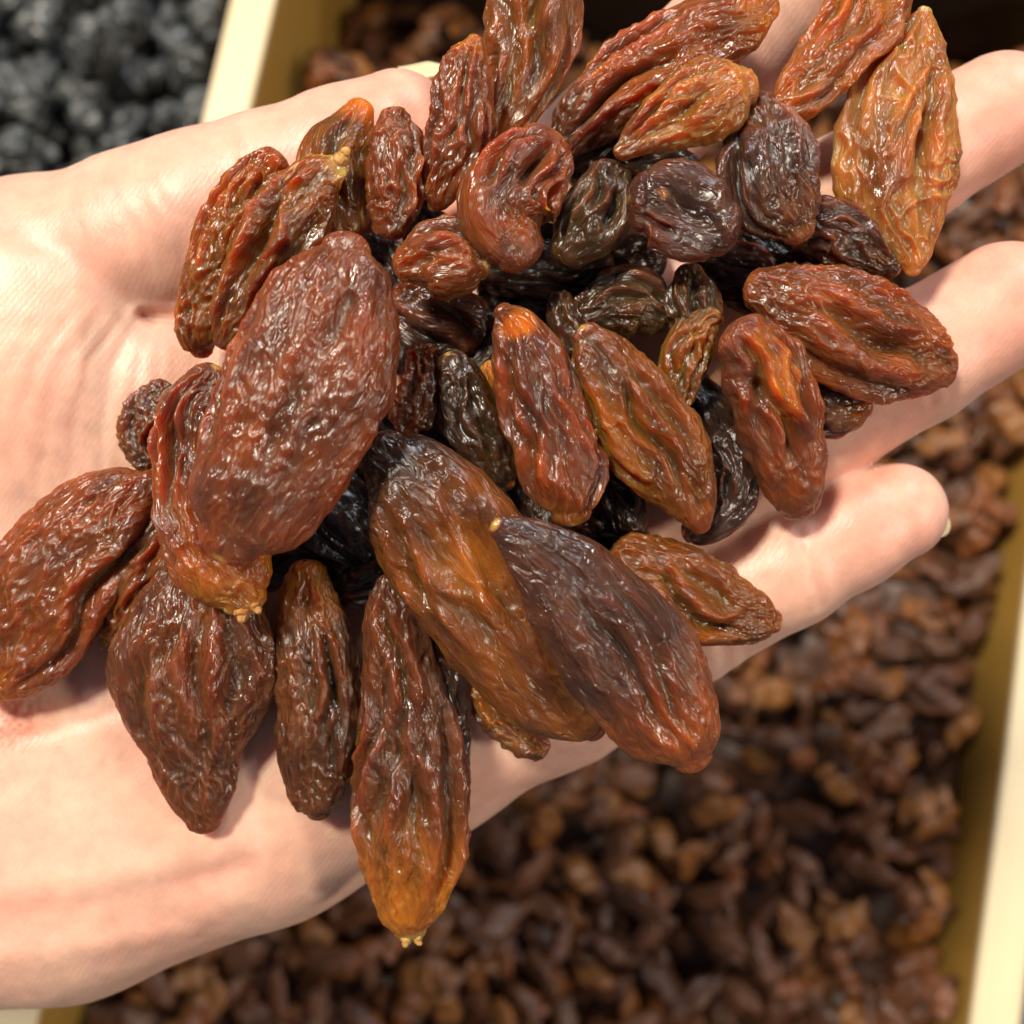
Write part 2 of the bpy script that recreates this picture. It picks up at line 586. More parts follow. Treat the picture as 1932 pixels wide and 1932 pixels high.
def pigment(rest, uu, vv, A, Bc, seed, mix=0.5, start=None, end=None, patch=None, crest=None):
    A, Bc = np.array(PAL[A]), np.array(PAL[Bc])
    q = rest * np.array([2.4, 1, 1])
    f = noise(q / np.array([7.0, 3.6, 3.6]) + seed) * 0.9 + noise(q / np.array([2.8, 1.3, 1.3]) + seed + 9) * 0.45
    k = np.clip(mix + f * 0.75, 0, 1)[:, None]
    c = A * (1 - k) + Bc * k
    nz = 0.5 * f
    if start:
        e = np.clip((start[1] - uu + nz * 0.12) / (start[1] * 0.6 + 1e-3), 0, 1)[:, None] * start[2]
        c = c * (1 - e) + np.array(PAL[start[0]]) * e
    if end:
        e = np.clip((uu - (1 - end[1]) + nz * 0.12) / (end[1] * 0.6 + 1e-3), 0, 1)[:, None] * end[2]
        c = c * (1 - e) + np.array(PAL[end[0]]) * e
    for p in (patch or []):
        d = ((uu - p[1]) / p[3]) ** 2 + ((vv - p[2]) / p[4]) ** 2
        e = np.clip(1.15 - 0.75 * d + nz * 1.2, 0, 1)[:, None] * p[5]
        c = c * (1 - e) + np.array(PAL[p[0]]) * e
    if crest is not None:              # the skin is duller and browner along its ridges, clearer between them
        g = np.clip(0.28 * crest + 0.02, -0.1, 0.3)[:, None]
        c = c * (1 - g) + np.array([0.075, 0.036, 0.028]) * g
    return np.clip(c * np.array([0.98, 1.03, 0.86]), 0.004, 0.9)


GROUP = 'raisins heaped in the open hand'
HERO = []


def hero(label, st, z0, z1, thick, A, B, seed, mix=0.45, start=None, end=None, patch=None, arch=0.0, res=1.0, stems=None, **kw):
    px = np.array(st, float)
    n = len(px)
    t = np.linspace(0, 1, n)
    zs = z0 + (z1 - z0) * t + arch * np.sin(math.pi * t)
    thick = thick * 0.88
    S = np.array([V(px[i, 0], px[i, 1], zs[i]) for i in range(n)])
    W = px[:, 2] * (D - zs) / NPX
    L = np.sum(np.linalg.norm(np.diff(S, axis=0), axis=1)) + W[0] + W[-1]
    rad = W.max()
    nu = int(np.clip(L / 0.185 * res, 40, 200))
    nv = int(np.clip(2 * math.pi * rad * 0.85 / 0.20 * res, 56, 210))
    nv += nv % 2
    verts, quads, rest, uu, vv, crest = raisin_geo(S, W, thick, seed, nu, nv, **kw)
    patch = list(patch or [])
    if res >= 0.8 and seed % 3 != 0:
        patch.append(('cream', 0.992 if seed % 2 else 0.008, 0.0, 0.012, 0.12, 0.6))
    colr = pigment(rest, uu, vv, A, B, seed, mix, start, end, patch, crest)
    w = to_world(verts)
    cen = w.mean(0)
    me = make_mesh('raisin', w - cen, quads, M_RAISIN, colors=colr, rest=rest)
    o = link('raisin', me, loc=cen)
    tag(o, label, 'raisin', GROUP)
    for which, ln, wd, side_ in (stems or []):
        i0_, i1_ = (0, 1) if which == 'start' else (-1, -2)
        dr = S[i0_] - S[i1_]
        dr /= np.linalg.norm(dr)
        pr = np.array([-dr[1], dr[0], 0.0])
        p0 = S[i0_] + dr * W[i0_] * 0.45 + pr * side_ * W[i0_] * 0.6 + np.array([0, 0, W[i0_] * 0.30])
        S2 = np.stack([p0, p0 + dr * ln * 0.45 + pr * ln * 0.12 * side_, p0 + dr * ln * 0.8 + pr * ln * 0.4 * side_ + np.array([0, 0, ln * 0.25])])
        v2, q2, r2_, u2, w2, c2 = raisin_geo(S2, np.array([wd, wd * 0.8, wd * 0.55]), .75, seed + 900, 22, 20, amp=.45, lam=.7, lump=.5, along=1.0, folds=2, up=.5)
        cl = pigment(r2_, u2, w2, 'cream', 'rust', seed, .55)
        link('dried_stem', make_mesh('dried_stem', to_world(v2) - cen, q2, M_STEM, colors=cl, rest=r2_), o)
    HERO.append(o)
    return o


#HERO_BEGIN
# ---- lowest layer: mostly added fillers, the shade of the gaps put into their pigment
hero('shade-dark filler raisin deep in the dark gap right of the broad reddish oval one', [(560, 930, 60), (620, 1000, 75), (680, 1070, 60)], 4, 4, .8, 'black', 'dark', 201, res=.6)
hero('shade-dark filler raisin sunk between the broad oval raisin and the top of the slim upright one', [(500, 1060, 50), (570, 1040, 60), (640, 1090, 45)], 4, 4, .7, 'black', 'dark', 202, res=.6)
hero('shade-dark filler raisin at the bottom of the pit below the round dimpled raisin', [(940, 520, 60), (1030, 525, 70), (1120, 520, 60)], 4, 4, .8, 'black', 'dark', 203, res=.6)
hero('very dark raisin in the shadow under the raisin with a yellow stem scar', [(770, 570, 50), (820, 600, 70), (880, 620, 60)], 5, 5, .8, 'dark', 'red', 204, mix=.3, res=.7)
hero('shade-dark filler raisin low between the round dimpled raisin and the right oval raisin', [(1330, 510, 40), (1395, 520, 60), (1450, 560, 50)], 4, 4, .8, 'black', 'purple', 205, res=.7)
hero('shade-dark filler raisin low under the gap right of the raisin with orange tip', [(1100, 880, 40), (1160, 930, 50), (1185, 990, 35)], 4, 4, .8, 'black', 'dark', 206, res=.7)
hero('shade-dark filler raisin deep under the folded orange red raisin', [(1290, 740, 50), (1320, 790, 65), (1360, 850, 50)], 4, 4, .8, 'black', 'dark', 207, res=.6)
hero('shade-dark filler raisin at the bottom of the hollow left of the dark olive raisin', [(720, 800, 60), (780, 850, 70), (850, 880, 60)], 4, 4, .8, 'black', 'dark', 208, res=.5)
hero('shade-dark filler raisin in the dark hollow above the raisin with orange tip', [(900, 590, 40), (940, 640, 60), (900, 700, 50)], 4, 4, .8, 'black', 'dark', 209, res=.5)
hero('shade-dark filler raisin down in the chink right of the top of the broad oval one', [(700, 470, 40), (740, 520, 50), (760, 600, 50), (760, 680, 40)], 3, 3, .7, 'dark', 'black', 211, res=.6)
hero('shade-dark filler raisin down between the brown knobby one and the dark glossy one', [(1030, 420, 40), (1080, 450, 50), (1150, 480, 50), (1230, 490, 40)], 3, 3, .7, 'black', 'dark', 212, res=.6)
hero('shade-dark filler raisin far down between the two upright raisins at the middle', [(980, 780, 40), (985, 850, 60), (990, 930, 60), (1000, 990, 40)], 3, 3, .7, 'black', 'dark', 213, res=.6)
hero('shade-dark filler raisin far down above the dark purple overlapping one', [(1080, 1000, 40), (1140, 1020, 50), (1200, 1030, 40)], 3, 3, .7, 'black', 'dark', 214, res=.6)
hero('shade-dark filler raisin hidden low under the tan blunt raisin', [(1100, 330, 40), (1160, 300, 50), (1230, 310, 50), (1290, 330, 40)], 4, 4, .7, 'dark', 'black', 215, res=.6)
hero('shade-dark filler raisin low between the dark oval one and the right oval one', [(1420, 450, 40), (1480, 480, 50), (1540, 500, 40)], 3, 3, .7, 'dark', 'black', 216, res=.6)
hero('shade-dark filler raisin down left of the long amber brown one', [(640, 900, 40), (680, 960, 55), (700, 1030, 50), (690, 1090, 35)], 3, 3, .7, 'black', 'dark', 217, res=.6)
hero('shade-dark filler raisin low between the narrow amber scrap and the dark olive raisin', [(1000, 560, 40), (1060, 600, 60), (1120, 660, 50)], 3, 3, .7, 'black', 'dark', 218, res=.6)
hero('shade-dark filler raisin low below the slender upright one', [(790, 400, 30), (810, 440, 45), (850, 450, 40)], 5, 5, .7, 'dark', 'black', 219, res=.6)
hero('dark purple raisin peeping out left of the big amber brown one', [(640, 1115, 22), (680, 1110, 38), (725, 1090, 42)], 6, 7, .8, 'dark', 'purple', 42, amp=1.1)
# ---- on the palm, left side
hero('small dark crinkled raisin lying on the palm left of the broad reddish oval one', [(305, 735, 26), (282, 780, 46), (272, 830, 46), (288, 880, 28), (300, 898, 12)], 5, 5, .75, 'brown', 'purple', 43, along=.6, amp=1.15)
hero('plump red brown raisin cut by the left picture edge on the palm', [(288, 915, 30), (248, 945, 73), (182, 1003, 106), (107, 1090, 119), (45, 1180, 117), (-2, 1250, 95), (-30, 1290, 50)], 7, 6, .62, 'red', 'brown', 3, mix=.3, end=('amber', .2, .6), lump=.1, folds=2, amp=1.0)
hero('narrow reddish raisin with yellow stem end squeezed between two broad ones on the palm', [(335, 985, 38), (283, 1058, 48), (238, 1130, 48), (212, 1182, 28), (200, 1203, 12)], 7, 5, .75, 'red', 'brown', 5, end=('cream', .10, .8), stems=[('end', 1.0, .5, .3)])
hero('broad brown raisin with a tapered lower tip on the palm, lower left of the heap', [(385, 1085, 80), (377, 1160, 128), (370, 1230, 152), (365, 1300, 147), (365, 1370, 121), (370, 1430, 86), (378, 1500, 64), (384, 1550, 32)], 8, 6, .52, 'brown', 'plum', 4, mix=.5, lump=.14, folds=3, fold_depth=.2, patch=[('red', .35, 0, .3, .5, .4)], amp=1.0)
hero('slim upright brown raisin with an amber upper end on the palm', [(583, 1080, 34), (580, 1118, 52), (585, 1170, 62), (597, 1240, 75), (603, 1320, 77), (600, 1400, 74), (594, 1460, 64), (598, 1510, 46), (602, 1532, 22)], 8, 6, .7, 'brown', 'dark', 6, mix=.4, start=('amber', .28, .9), folds=2)
hero('dark narrow raisin pressed against the right side of the long hanging one', [(800, 1230, 35), (832, 1300, 47), (842, 1380, 42), (848, 1450, 34)], 6, 6, .8, 'dark', 'purple', 8)
hero('long raisin with golden lower end hanging off the lower edge of the palm', [(735, 1100, 25), (738, 1150, 50), (748, 1220, 66), (760, 1300, 80), (773, 1400, 97), (777, 1500, 105), (778, 1600, 101), (776, 1670, 80), (771, 1725, 56), (775, 1755, 30)], 10, 5, .6, 'brown', 'plum', 7, mix=.45, end=('amber', .42, .95), patch=[('cream', .99, .15, .03, .25, .8)], fold_depth=.3, folds=4, stems=[('end', .9, .6, -.5), ('end', .8, .5, .7)])
hero('small dark crumpled raisin showing below the big amber brown one', [(900, 1310, 24), (945, 1358, 34), (990, 1393, 32), (1020, 1412, 22)], 5, 5, .8, 'dark', 'amber', 12, mix=.3, amp=1.2)
# ---- upper left by the thumb
hero('amber raisin leaning on the thumb, outermost at the left of the heap', [(515, 305, 30), (482, 352, 54), (442, 420, 60), (411, 500, 58), (387, 570, 50), (376, 635, 40), (380, 662, 20)], 11, 7, .75, 'honey', 'brown', 33, mix=.35, start=('rust', .18, .8), amp=1.25)
hero('smooth clear amber raisin with a bright orange top beside the thumb', [(680, 205, 26), (665, 240, 45), (640, 290, 70), (635, 350, 68), (650, 420, 45)], 9, 9, .65, 'honey', 'olive', 31, start=('orange', .20, 1.0), amp=.5, lam=3.2)
hero('brown raisin with a cream dried stem tip above the broad reddish oval one', [(635, 316, 25), (597, 347, 54), (552, 410, 71), (507, 480, 70), (467, 550, 55), (437, 610, 40), (422, 645, 20)], 13, 10, .7, 'brown', 'honey', 34, mix=.35, start=('cream', .09, .75), amp=1.15, stems=[('start', 1.5, .75, .3)])
hero('small brown upright raisin right of the orange topped amber one', [(745, 222, 28), (748, 262, 47), (748, 320, 55), (745, 380, 51), (736, 430, 30)], 12, 11, .75, 'brown', 'red', 32, along=2.2, amp=1.1)
hero('slender upright reddish raisin with a pale tip covering the thumb tip', [(896, 76, 15), (880, 122, 44), (873, 180, 55), (868, 240, 58), (851, 310, 49), (827, 370, 29), (817, 390, 12)], 14, 11, .7, 'red', 'brown', 29, mix=.5, start=('amber', .14, .8), amp=1.1)
hero('large translucent tan raisin cut by the top picture edge between thumb and index finger', [(1012, -70, 60), (1012, 0, 86), (1001, 80, 86), (985, 150, 70), (961, 220, 45), (940, 268, 20)], 9, 8, .6, 'honey', 'brown', 30, mix=.45, amp=.8, lam=2.8)
# ---- on the index and middle fingers
hero('long leathery raisin with a golden end lying along the index finger', [(1065, 272, 32), (1108, 220, 62), (1178, 165, 74), (1258, 110, 75), (1338, 65, 70), (1408, 30, 56), (1445, 8, 32)], 8, 11, .7, 'brown', 'rust', 22, mix=.45, start=('purple', .3, .7), end=('amber', .2, .9), twist=.5, folds=3, fold_depth=.35)
hero('crumpled amber raisin cut by the top picture edge, propped on the index finger', [(1690, -50, 50), (1640, 20, 72), (1585, 85, 65), (1532, 150, 55), (1494, 190, 42), (1474, 208, 22)], 9, 10, .6, 'amber', 'rust', 21, mix=.45, amp=1.5, lam=2.9, along=2.0, fold_depth=.35, folds=4)
hero('largest pale tan translucent raisin lying across the middle finger', [(1745, 22, 14), (1735, 62, 45), (1716, 130, 80), (1700, 210, 105), (1690, 290, 116), (1690, 370, 106), (1705, 440, 74), (1719, 485, 40), (1722, 510, 15)], 8, 8, .5, 'tan', 'honey', 20, mix=.3, patch=[('rust', .62, -.1, .1, .4, .6)], amp=1.35, lam=3.0, along=1.6, folds=4, lump=.2)
hero('tan raisin with a blunt pale top lying against the long leathery one', [(1170, 288, 16), (1215, 255, 40), (1270, 220, 62), (1330, 190, 76), (1383, 168, 60), (1405, 160, 34)], 14, 14, .7, 'honey', 'tan', 23, mix=.4, end=('tan', .2, .5), start=('brown', .4, .7), amp=1.1)
hero('dark oval raisin right of the tan blunt one, above the round dimpled raisin', [(1430, 195, 30), (1440, 245, 65), (1446, 300, 89), (1460, 360, 91), (1489, 408, 65), (1507, 435, 32)], 12, 13, .7, 'brown', 'purple', 24, mix=.55, end=('honey', .12, .6))
hero('dark raisin partly hidden below the dark oval one, tip pointing at the ring finger', [(1500, 425, 40), (1570, 432, 58), (1630, 468, 48), (1685, 508, 18)], 9, 8, .75, 'dark', 'brown', 25, mix=.5)
# ---- middle
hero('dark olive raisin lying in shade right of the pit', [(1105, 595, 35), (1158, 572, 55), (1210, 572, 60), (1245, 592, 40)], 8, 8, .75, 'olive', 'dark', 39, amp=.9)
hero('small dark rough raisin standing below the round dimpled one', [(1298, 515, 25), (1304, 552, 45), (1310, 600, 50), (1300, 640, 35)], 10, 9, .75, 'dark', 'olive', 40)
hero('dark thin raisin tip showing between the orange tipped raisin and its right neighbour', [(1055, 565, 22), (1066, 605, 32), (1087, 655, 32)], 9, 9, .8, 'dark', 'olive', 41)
hero('small yellow amber raisin scrap wedged left of the orange tipped raisin', [(925, 690, 15), (933, 725, 22), (940, 765, 16)], 9, 9, .8, 'amber', 'orange', 44, res=.9)
hero('dark twisted raisin with sharp folds right of the broad oval one', [(795, 665, 25), (800, 712, 35), (790, 760, 42), (772, 795, 38), (768, 808, 22)], 10, 10, .75, 'dark', 'rust', 37, mix=.4, along=.9, amp=1.3, fold_depth=.35)
hero('dark olive raisin with an orange crumb at its lower tip', [(852, 685, 30), (866, 722, 47), (886, 780, 54), (915, 840, 49), (943, 888, 33), (956, 915, 16)], 11, 9, .75, 'dark', 'olive', 38, mix=.4, patch=[('orange', .96, .2, .025, .2, .9)])
hero('light olive raisin standing behind the folded orange red one', [(1345, 597, 20), (1312, 632, 41), (1287, 690, 42), (1271, 750, 34), (1270, 790, 20)], 11, 9, .8, 'honey', 'olive', 16, amp=1.2)
hero('dark raisin under the lower ends of the folded orange red one and its left neighbour', [(1372, 835, 40), (1385, 890, 45), (1370, 950, 47), (1332, 995, 32), (1300, 1002, 20)], 6, 6, .8, 'dark', 'purple', 17, amp=1.1)
hero('short brown raisin under the right oval one, on the ring finger', [(1520, 760, 50), (1570, 770, 54), (1608, 770, 44), (1632, 766, 20)], 5, 5, .7, 'brown', 'dark', 18, mix=.5, end=('amber', .4, .4))
hero('brown raisin tapering right along the little finger from under the dark purple one', [(1190, 1060, 60), (1260, 1095, 74), (1330, 1135, 79), (1398, 1160, 58), (1440, 1170, 42), (1460, 1174, 22)], 7, 6, .6, 'brown', 'honey', 11, mix=.4)
# ---- upper layer
hero('amber edged raisin with a crusty orange stem end under the broad oval one', [(400, 715, 38), (365, 780, 65), (355, 860, 60), (375, 950, 72), (415, 1040, 92), (448, 1100, 72), (462, 1130, 42)], 12, 13, .7, 'rust', 'brown', 2, mix=.35, end=('amber', .3, .9), start=('plum', .45, .8), patch=[('cream', .985, .1, .02, .3, .5)], stems=[('end', 1.0, .8, -.5), ('end', .9, .6, .6)])
hero('brown raisin with a yellow stem scar at its right end, below the brown knobby one', [(765, 500, 32), (802, 490, 58), (846, 490, 71), (882, 488, 60), (898, 485, 38)], 14, 14, .8, 'brown', 'rust', 35, patch=[('cream', .97, -.2, .06, .35, .8)], stems=[('end', .8, .7, .4)])
hero('brown knobby raisin with a waxy swollen lower end in the upper middle', [(1028, 285, 56), (992, 325, 84), (955, 380, 94), (953, 432, 80), (980, 476, 46)], 14, 15, .75, 'plum', 'rust', 28, mix=.5, amp=.85, lam=3.0, along=1.2, lump=.3, fold_depth=.4, folds=4)
hero('dark glossy raisin between the brown knobby one and the round dimpled one', [(1150, 332, 40), (1132, 382, 65), (1106, 430, 64), (1072, 478, 35)], 12, 12, .75, 'dark', 'olive', 27, mix=.5, lam=2.8)
hero('round dark purple raisin seen end on with a stem dimple', [(1216, 382, 46), (1242, 385, 72), (1288, 402, 83), (1336, 422, 72), (1362, 432, 44)], 15, 15, .8, 'purple', 'plum', 26, mix=.5, amp=.45, lam=3.0, along=1.0, lump=.22, folds=1, dimple=(.50, -.02, 3.6, 3.2), dent=0, patch=[('tan', .28, .2, .05, .12, .8)])
hero('upright raisin with a bright orange knobbly tip in the middle of the heap', [(948, 586, 18), (972, 622, 50), (1000, 690, 67), (1020, 760, 72), (1045, 830, 75), (1065, 900, 75), (1074, 945, 62), (1076, 965, 38)], 14, 13, .75, 'red', 'plum', 13, mix=.55, start=('brown', .05, .5), end=('honey', .15, .7), patch=[('orange', .12, .1, .055, .45, .95)], lam=2.6, along=3.5, fold_depth=.3, folds=4)
hero('long brown raisin with an amber lower edge right of the orange tipped one', [(1107, 632, 28), (1131, 675, 64), (1170, 742, 85), (1215, 810, 91), (1260, 870, 84), (1298, 930, 58), (1317, 975, 32), (1322, 995, 18)], 14, 9, .6, 'brown', 'honey', 14, mix=.35, end=('rust', .15, .6), patch=[('amber', .6, -.75, .35, .25, .7)], amp=.8, lam=1.6)
hero('folded leathery raisin, bright orange above and plum below, standing near the little finger', [(1402, 640, 52), (1425, 680, 73), (1450, 740, 75), (1470, 810, 75), (1489, 870, 70), (1504, 920, 55), (1512, 952, 38)], 13, 5.5, .7, 'plum', 'rust', 15, mix=.4, patch=[('orange', .28, .25, .22, .5, .8)], amp=.6, lam=3.2, along=1.4, lump=.28, fold_depth=.4, folds=4)
hero('oval glossy raisin pointing right across the ring finger', [(1432, 545, 40), (1490, 570, 74), (1560, 605, 99), (1630, 635, 104), (1700, 662, 93), (1753, 685, 64), (1782, 698, 36)], 11, 6.5, .65, 'rust', 'brown', 19, mix=.5, amp=1.1)
hero('long amber brown raisin with a dark round head lying across the lower middle', [(722, 858, 52), (770, 905, 96), (830, 990, 128), (885, 1070, 133), (940, 1155, 128), (1000, 1240, 111), (1058, 1310, 90), (1106, 1360, 52), (1125, 1378, 24)], 15, 12, .6, 'brown', 'honey', 9, mix=.35, start=('dark', .26, .95), patch=[('amber', .40, .1, .12, .45, .75)], amp=.75, lam=2.2, folds=2, fold_depth=.16)
hero('dark purple raisin overlapping the long amber brown one, tip hanging past the palm', [(943, 995, 24), (986, 1022, 50), (1060, 1090, 88), (1130, 1170, 115), (1200, 1260, 120), (1254, 1340, 105), (1292, 1396, 76), (1308, 1432, 36)], 20, 16, .6, 'purple', 'plum', 10, mix=.4, end=('rust', .42, .9), amp=.62, lam=1.6, along=4.5, folds=2, fold_depth=.16)
hero('broad flat reddish oval raisin, the largest on the left of the heap', [(653, 470, 45), (645, 510, 92), (625, 580, 133), (598, 680, 155), (558, 780, 156), (508, 880, 146), (460, 970, 116), (434, 1018, 62)], 21, 20, .42, 'red', 'plum', 1, mix=.35, start=('brown', .1, .5), patch=[('plum', .85, -.1, .12, .5, .6)], lump=.14, folds=3, fold_depth=.16, amp=.72, lam=1.6, along=2.2, ridge=.7)
#HERO_END

# ------------------------------------------------------------------ the hand (one mesh from a blended distance field)
def cap_d(p, a, ra, b, rb, zs=1.0):
    ab = b - a
    ap = p - a
    t = np.clip((ap @ ab) / (ab @ ab), 0, 1)
    q = ap - t[:, None] * ab
    if zs != 1.0:
        q = q * np.array([1, 1, zs], dtype=q.dtype)
    return np.sqrt((q * q).sum(1)) - (ra + (rb - ra) * t)


def smin(a, b, k):
    h = np.clip(0.5 + 0.5 * (b - a) / k, 0, 1)
    return b + (a - b) * h - k * h * (1 - h)


def chain(pts):
    """[(px, py, r_px, zc)] -> [(centre, r mm)]"""
    return [(V(x, y, z).astype(np.float32), r * (D - z) / NPX) for x, y, r, z in pts]


PINKY = chain([(1690, 965, 92, -3.5), (1601, 1002, 106, -4.2), (1480, 1067, 114, -5), (1285, 1167, 124, -7), (1050, 1285, 150, -10)])
RING = chain([(1892, 577, 118, -2.5), (1720, 680, 122, -4), (1500, 812, 130, -6), (1300, 930, 140, -8.5), (1060, 1060, 165, -11)])
MIDDLE = chain([(1880, 213, 108, -2.5), (1720, 303, 116, -4), (1500, 430, 127, -6.5), (1280, 565, 140, -9), (1040, 800, 170, -11.5)])
INDEX = chain([(1560, -70, 112, -3), (1353, 103, 122, -4), (1156, 275, 128, -6), (1000, 430, 150, -9), (900, 560, 175, -11)])
THUMB = chain([(752, 247, 108, -1.5), (640, 297, 116, -2.2), (505, 356, 128, -3.0), (390, 416, 156, -4.2), (270, 466, 166, -6), (90, 575, 228, -10), (-250, 780, 290, -15)])
PALM = [chain(c) for c in (
    [(-100, 760, 240, -12.5), (120, 745, 190, -9.0), (285, 730, 120, -6.2)],
    [(900, 560, 175, -11), (300, 780, 215, -14), (-300, 950, 260, -16)],
    [(1040, 800, 170, -12), (300, 950, 215, -15), (-300, 1060, 260, -16)],
    [(1060, 1060, 165, -12), (350, 1150, 220, -15), (-300, 1200, 260, -16)],
    [(1050, 1285, 150, -10), (790, 1372, 205, -12), (500, 1490, 238, -13), (140, 1606, 258, -14), (-250, 1650, 262, -15), (-700, 1560, 262, -18)],
    [(500, 1300, 230, -14.5), (50, 1400, 260, -15), (-300, 1400, 260, -16), (-800, 1250, 300, -18)],
    [(-250, 800, 285, -15), (-700, 1000, 300, -18), (-1300, 1250, 330, -20)],
    [(-700, 1560, 262, -18), (-1300, 1600, 300, -20)])]


def chain_d(p, ch, k):
    d = None
    for (a, ra), (b, rb_) in zip(ch[:-1], ch[1:]):
        e = cap_d(p, a, ra, b, rb_)
        d = e if d is None else smin(d, e, k)
    return d


def hand_sdf(p):
    palm = None
    for c in PALM:
        e = chain_d(p, c, 2.5)
        palm = e if palm is None else smin(palm, e, 7.0)
    f = None
    for c in (PINKY, RING, MIDDLE, INDEX):
        e = chain_d(p, c, 1.6)
        f = e if f is None else smin(f, e, 1.2)
    h = smin(palm, f, 4.0)
    t = chain_d(p, THUMB, 3.0)
    kk_ = 2.0 + 8.0 * np.clip((p[:, 0] + 41.0) / -7.0, 0, 1)
    return smin(h, t, kk_)


def surface_nets(F, lo, step):
    nx, ny, nz = F.shape
    inside = F < 0
    code = np.zeros((nx - 1, ny - 1, nz - 1), dtype=np.int16)
    for dx in (0, 1):
        for dy in (0, 1):
            for dz in (0, 1):
                code += inside[dx:nx - 1 + dx, dy:ny - 1 + dy, dz:nz - 1 + dz]
    act = (code > 0) & (code < 8)
    ci = np.argwhere(act)
    vid = np.full(act.shape, -1, dtype=np.int64)
    vid[act] = np.arange(len(ci))
    acc = np.zeros((len(ci), 3))
    cnt = np.zeros(len(ci))
    corners = [(dx, dy, dz) for dx in (0, 1) for dy in (0, 1) for dz in (0, 1)]
    for a in corners:
        for ax in range(3):
            if a[ax] == 1:
                continue
            b = list(a)
            b[ax] = 1
            va = F[ci[:, 0] + a[0], ci[:, 1] + a[1], ci[:, 2] + a[2]]
            vb = F[ci[:, 0] + b[0], ci[:, 1] + b[1], ci[:, 2] + b[2]]
            m = (va < 0) != (vb < 0)
            t = va[m] / (va[m] - vb[m])
            pt = np.tile(np.array(a, float), (m.sum(), 1))
            pt[:, ax] = t
            acc[m] += pt
            cnt[m] += 1
    verts = lo + (ci + acc / cnt[:, None]) * step
    quads = []
    for ax in range(3):
        o1, o2 = (ax + 1) % 3, (ax + 2) % 3
        sl0 = [slice(None)] * 3
        sl1 = [slice(None)] * 3
        sl0[ax] = slice(0, -1)
        sl1[ax] = slice(1, None)
        A, Bi = inside[tuple(sl0)], inside[tuple(sl1)]
        e = np.argwhere(A != Bi)
        ok = (e[:, o1] > 0) & (e[:, o2] > 0) & (e[:, o1] < F.shape[o1] - 1) & (e[:, o2] < F.shape[o2] - 1)
        e = e[ok]
        s = A[e[:, 0], e[:, 1], e[:, 2]]

        def g(d1, d2):
            c = e.copy()
            c[:, o1] -= d1
            c[:, o2] -= d2
            return vid[c[:, 0], c[:, 1], c[:, 2]]
        q = np.stack([g(1, 1), g(0, 1), g(0, 0), g(1, 0)], 1)
        q[~s] = q[~s][:, ::-1]
        quads.append(q)
    return verts, np.concatenate(quads)


STEP = 1.0
lo = np.array([-150.0, -74.0, -42.0])
hi = np.array([80.0, 78.0, 12.0])
dims = np.ceil((hi - lo) / STEP).astype(int)
gx = (lo[0] + np.arange(dims[0]) * STEP).astype(np.float32)
gy = (lo[1] + np.arange(dims[1]) * STEP).astype(np.float32)
gz = (lo[2] + np.arange(dims[2]) * STEP).astype(np.float32)
F = np.empty(dims, dtype=np.float32)
for i0 in range(0, dims[0], 24):
    i1 = min(i0 + 24, dims[0])
    X, Y, Z = np.meshgrid(gx[i0:i1], gy, gz, indexing='ij')
    F[i0:i1] = hand_sdf(np.stack([X.ravel(), Y.ravel(), Z.ravel()], 1)).reshape(X.shape)
F[0], F[-1] = 1, 1
F[:, 0], F[:, -1] = 1, 1
F[:, :, 0], F[:, :, -1] = 1, 1
hv, hq = surface_nets(F, lo, STEP)


def split_quads(v, q):
    n = len(v)
    e = np.sort(np.concatenate([np.stack([q[:, k], q[:, (k + 1) % 4]], 1) for k in range(4)]), 1)
    ue, inv = np.unique(e, axis=0, return_inverse=True)
    inv = inv.reshape(4, -1)
    mid = (v[ue[:, 0]] + v[ue[:, 1]]) * 0.5
    cen = v[q].mean(1)
    m = [n + inv[k] for k in range(4)]
    c = n + len(ue) + np.arange(len(q))
    out = [np.stack([q[:, k], m[k], c, m[(k + 3) % 4]], 1) for k in range(4)]
    return np.concatenate([v, mid, cen]), np.concatenate(out)


hv, hq = split_quads(hv, hq)


def hand_grad(p, e=0.15):
    g = np.stack([hand_sdf(p + np.array(o)) - hand_sdf(p - np.array(o)) for o in ((e, 0, 0), (0, e, 0), (0, 0, e))], 1)
    return g / (np.linalg.norm(g, axis=1)[:, None] + 1e-9)


inner = hv[:, 0] > lo[0] + 1.5
for _ in range(3):
    g = hand_grad(hv)
    d = hand_sdf(hv)
    hv = hv - g * np.clip(d, -0.6, 0.6)[:, None] * inner[:, None]
hn = hand_grad(hv)
hpx = to_px(hv)


def seg_dist(P, line):
    L = np.array(line, float)
    best = np.full(len(P), 1e9)
    for a, b in zip(L[:-1], L[1:]):
        ab = b - a
        t = np.clip(((P - a) @ ab) / (ab @ ab), 0, 1)
        best = np.minimum(best, np.linalg.norm(P - a - t[:, None] * ab, axis=1))
    return best


